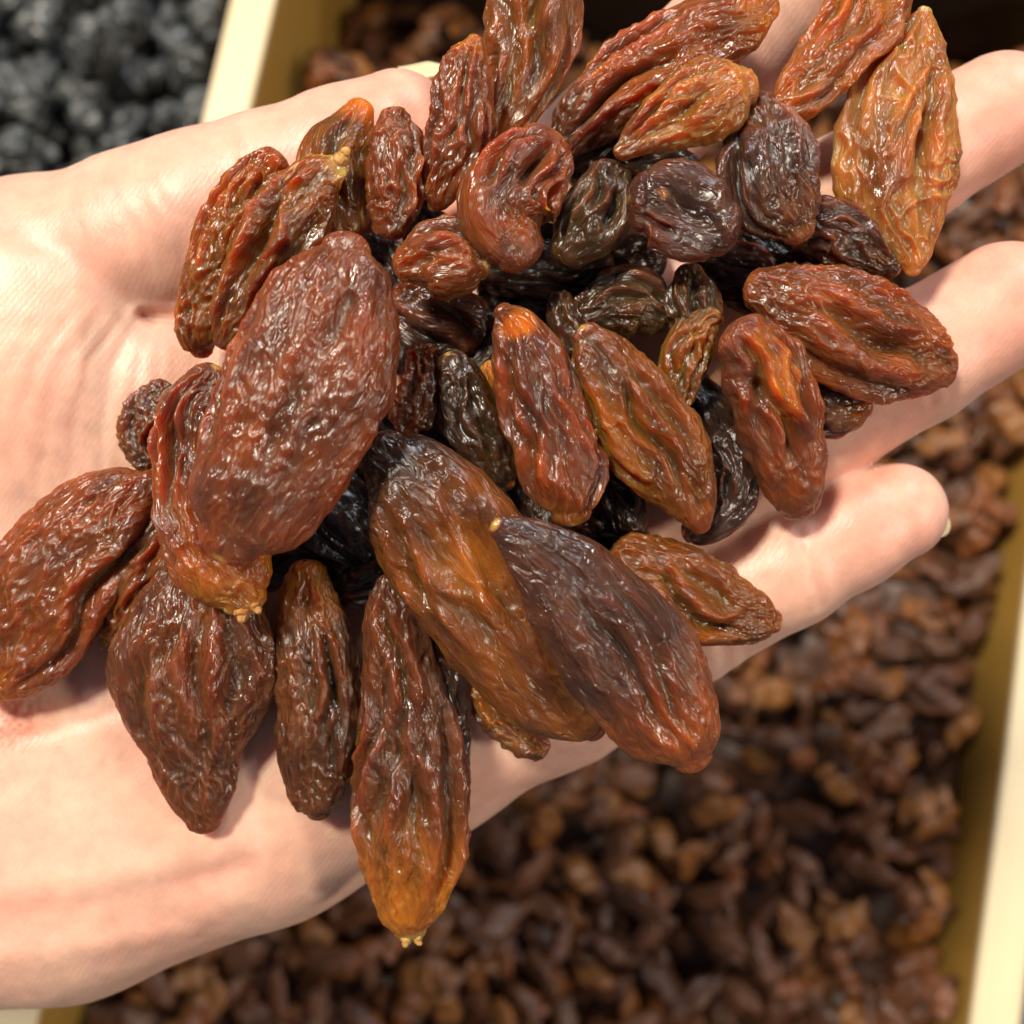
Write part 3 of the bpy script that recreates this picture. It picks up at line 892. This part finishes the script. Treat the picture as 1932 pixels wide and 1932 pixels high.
CREASES = [
    ([(272, 596), (305, 600), (350, 602)], 0.65, 10),
    # polyline in the picture, depth mm, width px
    ([(0, 425), (110, 470), (215, 548), (290, 600), (345, 606)], 0.25, 26),
    ([(285, 612), (262, 690), (246, 760), (240, 850)], 0.141, 9),
    ([(255, 612), (215, 680), (195, 780), (185, 900)], 0.160, 9),
    ([(228, 602), (170, 680), (140, 790), (130, 900)], 0.160, 9),
    ([(190, 590), (120, 680), (88, 790), (70, 920)], 0.141, 10),
    ([(150, 580), (80, 660), (42, 760), (20, 880)], 0.122, 10),
    ([(300, 640), (300, 740), (290, 830)], 0.103, 9),
    ([(60, 610), (20, 680), (-10, 780)], 0.103, 9),
    ([(285, 330), (325, 410), (345, 480), (340, 560)], 0.103, 10),
    ([(215, 370), (262, 450), (290, 540)], 0.146, 9),
    ([(440, 240), (470, 330), (470, 420)], 0.209, 10),
    ([(-20, 1742), (120, 1722), (300, 1690), (450, 1640)], .55, 30),
    ([(-20, 1782), (140, 1760), (330, 1722)], .25, 20),
    ([(1508, 1010), (1530, 1070), (1550, 1140)], 0.293, 10),
    ([(1493, 1020), (1512, 1080), (1530, 1150)], 0.167, 8),
    ([(1345, 1130), (1362, 1200), (1375, 1270)], 0.314, 10),
    ([(1700, 600), (1740, 680), (1760, 760)], 0.261, 10),
    ([(1660, 280), (1690, 340), (1720, 410)], 0.261, 10),
    ([(30, 1390), (160, 1360), (260, 1320), (420, 1240)], .2, 16),
]
top = np.clip(hn[:, 2] * 2 + 0.1, 0, 1)
push = np.zeros(len(hv))
red = np.zeros(len(hv))
wobble = np.stack([noise(np.c_[hpx / 55.0, np.zeros(len(hv))]), noise(np.c_[hpx / 55.0, np.full(len(hv), 8.0)])], 1) * 9
for ln, dep, wd in CREASES:
    dd = seg_dist(hpx + wobble, ln)
    g = np.exp(-(dd / wd) ** 2)
    if wd < 14:
        g = g * np.clip(0.75 + 1.1 * noise(np.c_[hpx / 70.0, np.full(len(hv), wd + dep * 50)]), 0.1, 1.4)
    push -= dep * (0.7 if wd < 14 and dep < 0.6 else 1.0) * g * top
    push += 0.35 * dep * np.exp(-((dd - 2.0 * wd) / wd) ** 2) * top
    red = np.maximum(red, g * min(1, dep * 1.4))
q3 = hv.copy()
push += noise(q3 / 11.0) * 0.14 + noise(q3 / 3.2 + 5) * 0.05 + noise(q3 / np.array([1.6, 2.4, 2.4]) + 15) * 0.035
hv = hv + hn * push[:, None]
base = np.array([0.70, 0.440, 0.328])
pink = np.array([0.70, 0.320, 0.240])
hc = np.tile(base, (len(hv), 1))
# pinker blood under finger tips, thumb and in the creases
fl = np.zeros(len(hv))
for c in (PINKY[0], RING[0], MIDDLE[0], THUMB[0]):
    fl = np.maximum(fl, np.exp(-(np.linalg.norm(hv - c[0], axis=1) / 14.0) ** 2))
blotch = noise(q3 / 14.0 + 33) * 0.5 + noise(q3 / 6.0 + 71) * 0.25
kk = np.clip(0.25 + fl * 0.55 + red * 0.4 + blotch * 0.85, 0, 1)[:, None]
hc = hc * (1 - kk) + pink * kk
# reddish juice stain near the left edge
sd = np.linalg.norm((hpx - np.array([18, 1352])) / np.array([80, 62]), axis=1)
speck = np.clip((noise(np.c_[hpx / 9.0, np.full(len(hv), 3.0)]) + 0.25) * 2.0, 0, 1) * np.clip(1.25 - sd, 0, 1)
speck = (speck * 1.0 * top)[:, None]
hc = hc * (1 - speck) + np.array([0.52, 0.11, 0.05]) * speck
arm = hv[:, 0] < -78
hv[arm, 0] = -78 + (hv[arm, 0] + 78) * 3.3
hw_ = to_world(hv)
hcen = to_world(np.array([V(600, 1000, -15)]))[0]
hand = link('hand', make_mesh('hand', hw_ - hcen, hq, M_SKIN, colors=hc, rest=hv), loc=hcen)
tag(hand, 'bare open left hand, palm up, cupping a heap of raisins above the tray', 'hand')


def nail(cx, cy, z, ang_deg, length, width, tilt, r):
    """a thin curved nail plate, centre in the picture, pointing along ang"""
    n, m = 14, 12
    vs = []
    for s_ in (0, 1):
        for i in range(n):
            for j in range(m):
                a = i / (n - 1)
                b = (j / (m - 1) - 0.5)
                ww = width * (1 - 0.55 * max(0, a - 0.65) ** 1.5 / 0.35 ** 1.5 * 0.5)
                x = a * length - length * 0.5 - (abs(b) * 2) ** 2.5 * 0.12 * length * a
                yv = b * ww
                zv = -r + math.sqrt(max(r * r - yv * yv, 0)) - s_ * 0.45 - 0.08 * (a - 0.4) ** 2 * length
                vs.append((x, yv, zv))
    vs = np.array(vs)
    ct, stt = math.cos(tilt), math.sin(tilt)
    # the plate faces away from the palm
    vs = np.stack([vs[:, 0], vs[:, 1] * ct - (-vs[:, 2]) * stt, vs[:, 1] * stt + (-vs[:, 2]) * ct], 1)
    ca_, sa_ = math.cos(ang_deg), math.sin(ang_deg)
    vs = np.stack([vs[:, 0] * ca_ - vs[:, 1] * sa_, vs[:, 0] * sa_ + vs[:, 1] * ca_, vs[:, 2]], 1) + V(cx, cy, z)
    idx = np.arange(n * m).reshape(n, m)
    q = np.stack([idx[:-1, :-1], idx[1:, :-1], idx[1:, 1:], idx[:-1, 1:]], -1).reshape(-1, 4)
    q2 = q[:, ::-1] + n * m
    rim = np.concatenate([idx[0, :], idx[1:, -1], idx[-1, -2::-1], idx[-2:0:-1, 0]])
    rn = np.roll(rim, -1)
    q3_ = np.stack([rim, rn, rn + n * m, rim + n * m], 1)
    w = to_world(vs)
    return link('fingernail', make_mesh('fingernail', w - hcen, np.concatenate([q, q2, q3_]), M_NAIL), hand)


nail(805, 158, -4.5, R(12), 6.0, 7.4, R(-55), 6.0)
nail(1743, 983, -7.5, R(-22), 6.2, 3.8, R(-18), 5.0)

# ------------------------------------------------------------------ the raisins in the tray
def far_mesh(name, L, Wd, T, seed, nu, nv, mat, A, B, mix, amp, lam, ridge=0.45, lump=0.15):
    n = 6
    t = np.linspace(-1, 1, n)
    rr = np.random.default_rng(seed)
    S = np.stack([t * L / 2 * 0.85, rr.normal(0, Wd * 0.09, n), rr.normal(0, T * 0.10, n)], 1)
    W = Wd / 2 * np.sqrt(np.clip(1.08 - t ** 2 * rr.uniform(0.75, 1.0), 0.05, 1)) * rr.uniform(0.9, 1.1, n)
    verts, quads, rest, uu, vv, crest = raisin_geo(S, W, T / Wd, seed, nu, nv, amp=amp, lam=lam, up=0.5, along=2.0, folds=3, fold_depth=.35, lump=lump, ridge=ridge)
    colr = pigment(rest, uu, vv, A, B, seed, mix)
    return verts * 0.001, quads, colr, rest


PAL.update(fb=(0.145, 0.049, 0.020), fd=(0.065, 0.023, 0.011), fr=(0.195, 0.056, 0.020), fp=(0.120, 0.042, 0.022), ft=(0.230, 0.095, 0.036))
BROWN_KINDS = [('fb', 'fp', .4), ('fb', 'fd', .5), ('fr', 'fb', .6), ('fp', 'fd', .3), ('fb', 'fp', .6), ('fd', 'fb', .3),
               ('honey', 'fb', .45), ('rust', 'fb', .6), ('fp', 'fb', .5), ('ft', 'honey', .4), ('fb', 'honey', .3), ('fd', 'fp', .5)]
BROWNS, BROWNS_LOW = [], []
for i, (a, b, mx) in enumerate(BROWN_KINDS):
    rr = np.random.default_rng(500 + i)
    L, W_, T_ = rr.uniform(17, 27), rr.uniform(8, 11.5), rr.uniform(4.8, 6.8)
    v, q, c, rs = far_mesh('tray_raisin', L, W_, T_, 300 + i, 44, 30, M_FAR, a, b, mx, 0.8, 2.4)
    BROWNS.append((make_mesh('tray_raisin', v, q, M_FAR, colors=c, rest=rs), L, W_, T_))
    v, q, c, rs = far_mesh('tray_raisin', L, W_, T_, 300 + i, 15, 10, M_FAR, a, b, mx, .9, 3.0)
    BROWNS_LOW.append((v, q, c, rs))
BLACKS, BLACKS_LOW = [], []
PAL['coal'] = (0.010, 0.012, 0.014)
PAL['coal_b'] = (0.100, 0.102, 0.122)
for i in range(8):
    rr = np.random.default_rng(700 + i)
    L, W_, T_ = rr.uniform(11, 21), rr.uniform(8, 13), rr.uniform(5, 9)
    v, q, c, rs = far_mesh('black_raisin', L, W_, T_, 400 + i, 40, 30, M_BLACK, 'coal', 'coal_b', .5, 2.8, 3.2, 2.4, .45)
    BLACKS.append((make_mesh('black_raisin', v, q, M_BLACK, colors=c, rest=rs), L, W_, T_))
    v, q, c, rs = far_mesh('black_raisin', L, W_, T_, 400 + i, 15, 10, M_BLACK, 'coal', 'coal_b', .5, 2.8, 3.2, 2.4, .45)
    BLACKS_LOW.append((v, q, c, rs))

HANDPOLY = np.array([(0, 360), (300, 258), (800, 105), (905, 60), (930, -20), (1100, -20), (1090, 150), (1290, -10), (1560, -10), (1720, -10), (1790, 60), (1800, 120),
                     (1932, 105), (1932, 320), (1800, 390), (1720, 530), (1800, 470), (1932, 455), (1932, 680), (1560, 890), (1700, 870), (1790, 970),
                     (1480, 1200), (1350, 1290), (1350, 1430), (1260, 1450), (1140, 1400), (880, 1570), (830, 1750), (740, 1760), (690, 1680), (300, 1820), (0, 1890)], float)


def in_poly(P, poly):
    x, y = P[:, 0], P[:, 1]
    ins = np.zeros(len(P), bool)
    j = len(poly) - 1
    for i in range(len(poly)):
        xi, yi = poly[i]
        xj, yj = poly[j]
        c = ((yi > y) != (yj > y)) & (x < (xj - xi) * (y - yi) / (yj - yi + 1e-12) + xi)
        ins ^= c
        j = i
    return ins


def zone_brown(p):
    x, y = p
    if y < 330:
        return 'between thumb and index' if x < 1100 else ('in the top right corner' if x > 1500 and y < 140 else 'between index and middle finger')
    if y < 620 and x > 1500:
        return 'between middle and ring fingertips'
    if x > 1640 and y < 1000:
        return 'right of the little fingertip'
    if x > 1560:
        return ('by the upper right board' if y < 1250 else
                'by the lower right board' if y < 1600 else 'near the bottom right corner')
    if x > 1180:
        return 'below the dark purple raisin' if y < 1700 else 'at the bottom, right of centre'
    if x > 820:
        return 'just below the palm edge' if y < 1740 else 'at the bottom edge, centre'
    return 'below the heel of the palm'


def lie(p, th, k):
    a = math.degrees(th - LEAN) % 180
    return 'level' if a < 22 or a > 158 else 'pointing up right' if a < 68 else 'upright' if a < 112 else 'pointing up left'


def single_out(chosen, labels, cen):
    by = {}
    for k in chosen:
        by.setdefault(labels[k], []).append(k)
    for lab, ks in by.items():
        if len(ks) == 1:
            continue
        ks.sort(key=lambda k: cen[k][0])
        names = {2: ['left of two', 'right of two'], 3: ['left of three', 'middle of three', 'right of three']}.get(len(ks))
        if names is None:
            nth = ['leftmost', 'second from left', 'third from left', 'fourth from left', 'fifth from left', 'sixth from left', 'seventh from left', 'eighth from left']
            names = [nth[i] if i < len(nth) else f'{i + 1}th from left' for i in range(len(ks) - 1)] + ['rightmost']
        for k, n in zip(ks, names):
            labels[k] = f'{lab}, {n}'
    return labels


TONES = ['brown', 'dark brown', 'reddish', 'plum dark', 'brown', 'very dark', 'honey coloured', 'rust coloured', 'plum brown', 'tan', 'brown', 'dark']


def label_brown(k, kind, p, th, n):
    size = 'largest' if n > 95 else 'half covered' if n < 40 else 'well exposed'
    return f'{TONES[kind]} tray raisin {lie(p, th, k)} {zone_brown(p)}'


def label_black(k, kind, p, th, n):
    x, y = p
    z = ('at the top left corner' if x < 130 and y < 120 else 'in the hollow beside the divider' if x > 250 and y < 110 else
         'at the left edge above the thumb base' if x < 130 else 'along the upper edge of the thumb' if y > 215 - 0.2 * (x - 250) else 'in the middle of the black patch')
    return f'black raisin {lie(p, th, k)} {z}'


def fill(x0, x1, y0, y1, count, kinds, low, level, seed, name, label, cat, group, stuff_name, stuff_label, limit, sizes):
    """drop pieces one after another on a height map in the tray frame"""
    rr = np.random.default_rng(seed)
    CELL = 0.0015
    nx, ny = int((x1 - x0) / CELL), int((y1 - y0) / CELL)
    gxx = x0 + (np.arange(nx) + 0.5) * CELL
    gyy = y0 + (np.arange(ny) + 0.5) * CELL
    Hm = level(gxx[:, None], gyy[None, :]) - 0.012 + np.zeros((nx, ny))
    ID = np.full((nx, ny), -1)
    H0 = Hm.copy()
    items = []
    for k in range(count):
        kind = rr.integers(len(kinds))
        _, L, W_, T_ = kinds[kind]
        sc = rr.uniform(*sizes)
        a, b, t = L / 2000 * sc, W_ / 2000 * sc, T_ / 2000 * sc
        x, y = rr.uniform(x0 + b, x1 - b), rr.uniform(y0 + b, y1 - b)
        th = rr.uniform(0, 2 * math.pi)
        # keep clear of the side boards
        ext = math.sqrt((a * math.cos(th)) ** 2 + (b * math.sin(th)) ** 2)
        x = min(max(x, x0 + ext), x1 - ext)
        i0, i1 = max(0, int((x - a - x0) / CELL)), min(nx, int((x + a - x0) / CELL) + 2)
        j0, j1 = max(0, int((y - a - y0) / CELL)), min(ny, int((y + a - y0) / CELL) + 2)
        X, Y = gxx[i0:i1, None] - x, gyy[None, j0:j1] - y
        ul = (X * math.cos(th) + Y * math.sin(th)) / a
        vl = (-X * math.sin(th) + Y * math.cos(th)) / b
        r2 = ul ** 2 + vl ** 2
        m = r2 < 1
        if m.sum() < 8:
            continue
        hs = Hm[i0:i1, j0:j1]
        A_ = np.stack([ul[m] * a, vl[m] * b, np.ones(m.sum())], 1)
        co = np.linalg.lstsq(A_, hs[m], rcond=None)[0]
        sl, sw = np.clip(co[0], -.55, .55), np.clip(co[1], -.55, .55)
        sl += rr.normal(0, .10)
        sw += rr.normal(0, .16)
        plane = ul * a * sl + vl * b * sw
        bot = plane - t * np.sqrt(np.clip(1 - r2, 0, 1))
        gap = (hs - bot)[m]
        zc = np.percentile(gap, 90)
        topz = zc + plane + t * np.sqrt(np.clip(1 - r2, 0, 1))
        upd = m & (topz > hs)
        hs[upd] = topz[upd]
        ID[i0:i1, j0:j1][upd] = len(items)
        items.append((x, y, zc, th, sl, sw, sc, kind))
    # which ones show, and how much
    ii, jj = np.nonzero(ID >= 0)
    lx, ly, lz = gxx[ii], gyy[jj], Hm[ii, jj]
    wx = pc[0] + lx * ca - ly * sa
    wy = pc[1] + lx * sa + ly * ca
    P = world_to_px(np.stack([wx, wy, lz], 1))
    vis = (P[:, 0] > 0) & (P[:, 0] < NPX) & (P[:, 1] > 0) & (P[:, 1] < NPX) & ~in_poly(P, HANDPOLY)
    cnt = np.bincount(ID[ii[vis], jj[vis]], minlength=len(items))
    order = np.argsort(-cnt)
    cen_px = [(P[vis & (ID[ii, jj] == k)].mean(0) if cnt[k] >= 6 else None) for k in range(len(items))]
    rough_ = [int(c) for c in cnt]
    chosen = set(int(o) for o in order[:limit] if cnt[o] >= 6)
    print(name, 'pieces', len(items), 'showing', int((cnt > 0).sum()), 'single', len(chosen))
    labels = single_out(chosen, {k: label(k, items[k][7], cen_px[k], items[k][3], rough_[k]) for k in chosen}, cen_px)
    mats, vs, qs, cs, rs_ = [], [], [], [], []
    off = 0
    for k, (x, y, z, th, sl, sw, sc, kind) in enumerate(items):
        Mx = (Matrix.Translation((pc[0] + x * ca - y * sa, pc[1] + x * sa + y * ca, z)) @ Matrix.Rotation(th - LEAN, 4, 'Z')
              @ Matrix.Rotation(-math.atan(sl), 4, 'Y') @ Matrix.Rotation(math.atan(sw), 4, 'X') @ Matrix.Scale(sc, 4))
        if k in chosen:
            o = link(name, kinds[kind][0])
            o.matrix_world = Mx
            tag(o, labels[k], cat, group)
        else:
            v, q, c, r_ = low[kind]
            Mn = np.array(Mx)
            vs.append(v @ Mn[:3, :3].T + Mn[:3, 3])
            qs.append(q + off)
            cs.append(c)
            rs_.append(r_)
            off += len(v)
    # the packed mass below the loose ones
    st = 3
    hx, hy, hh = gxx[::st], gyy[::st], H0[::st, ::st]
    GX, GY = np.meshgrid(hx, hy, indexing='ij')
    GX[0], GX[-1], GY[:, 0], GY[:, -1] = x0, x1, y0, y1
    lum = noise(np.stack([GX.ravel() / .012, GY.ravel() / .012, np.full(GX.size, seed)], 1)).reshape(GX.shape) * 0.004
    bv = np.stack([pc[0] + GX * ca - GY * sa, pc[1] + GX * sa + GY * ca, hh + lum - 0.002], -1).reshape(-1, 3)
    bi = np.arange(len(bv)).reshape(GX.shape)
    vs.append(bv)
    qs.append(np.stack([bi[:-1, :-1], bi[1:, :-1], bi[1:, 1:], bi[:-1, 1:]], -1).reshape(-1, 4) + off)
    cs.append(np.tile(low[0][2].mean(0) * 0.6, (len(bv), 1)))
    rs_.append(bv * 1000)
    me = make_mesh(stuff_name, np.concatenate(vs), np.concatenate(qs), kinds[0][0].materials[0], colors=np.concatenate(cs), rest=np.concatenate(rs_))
    o = link(stuff_name, me)
    tag(o, stuff_label, cat, group, kind='stuff')


YMIN = tray_xy(world_at(966, 1990, 0.0))[1] - 0.06
fill(0.001, right_in - 0.001, max(YF, YMIN), YB, 2200, BROWNS, BROWNS_LOW,
     lambda x, y: -0.004 + 0.006 * np.sin(x * 17 + 1) * np.cos(y * 13) + 0.030 * np.clip((x - 0.2) / 0.09, 0, 1) + 0.006 * np.clip((0.05 - x) / 0.05, 0, 1) - 0.055 * np.clip((y + 0.010 - 0.14 * x) / 0.022, 0, 1), 11,
     'tray_raisin', label_brown, 'raisin', 'brown raisins filling the tray',
     'raisin_fill', 'deeper brown raisins filling the gold edged tray', 300, (0.74, 1.02))
fill(-0.20, -TH - 0.001, -0.32, YB, 900, BLACKS, BLACKS_LOW,
     lambda x, y: -0.004 + 0.008 * np.sin(x * 30) * np.cos(y * 24 + 1) - 0.035 * np.clip((y + 0.02) / 0.04, 0, 1) * np.clip((x + 0.08) / 0.04, 0, 1), 12,
     'black_raisin', label_black, 'raisin', 'black raisins in the left compartment',
     'black_raisin_fill', 'deeper black raisins filling the left compartment', 250, (0.75, 1.2))
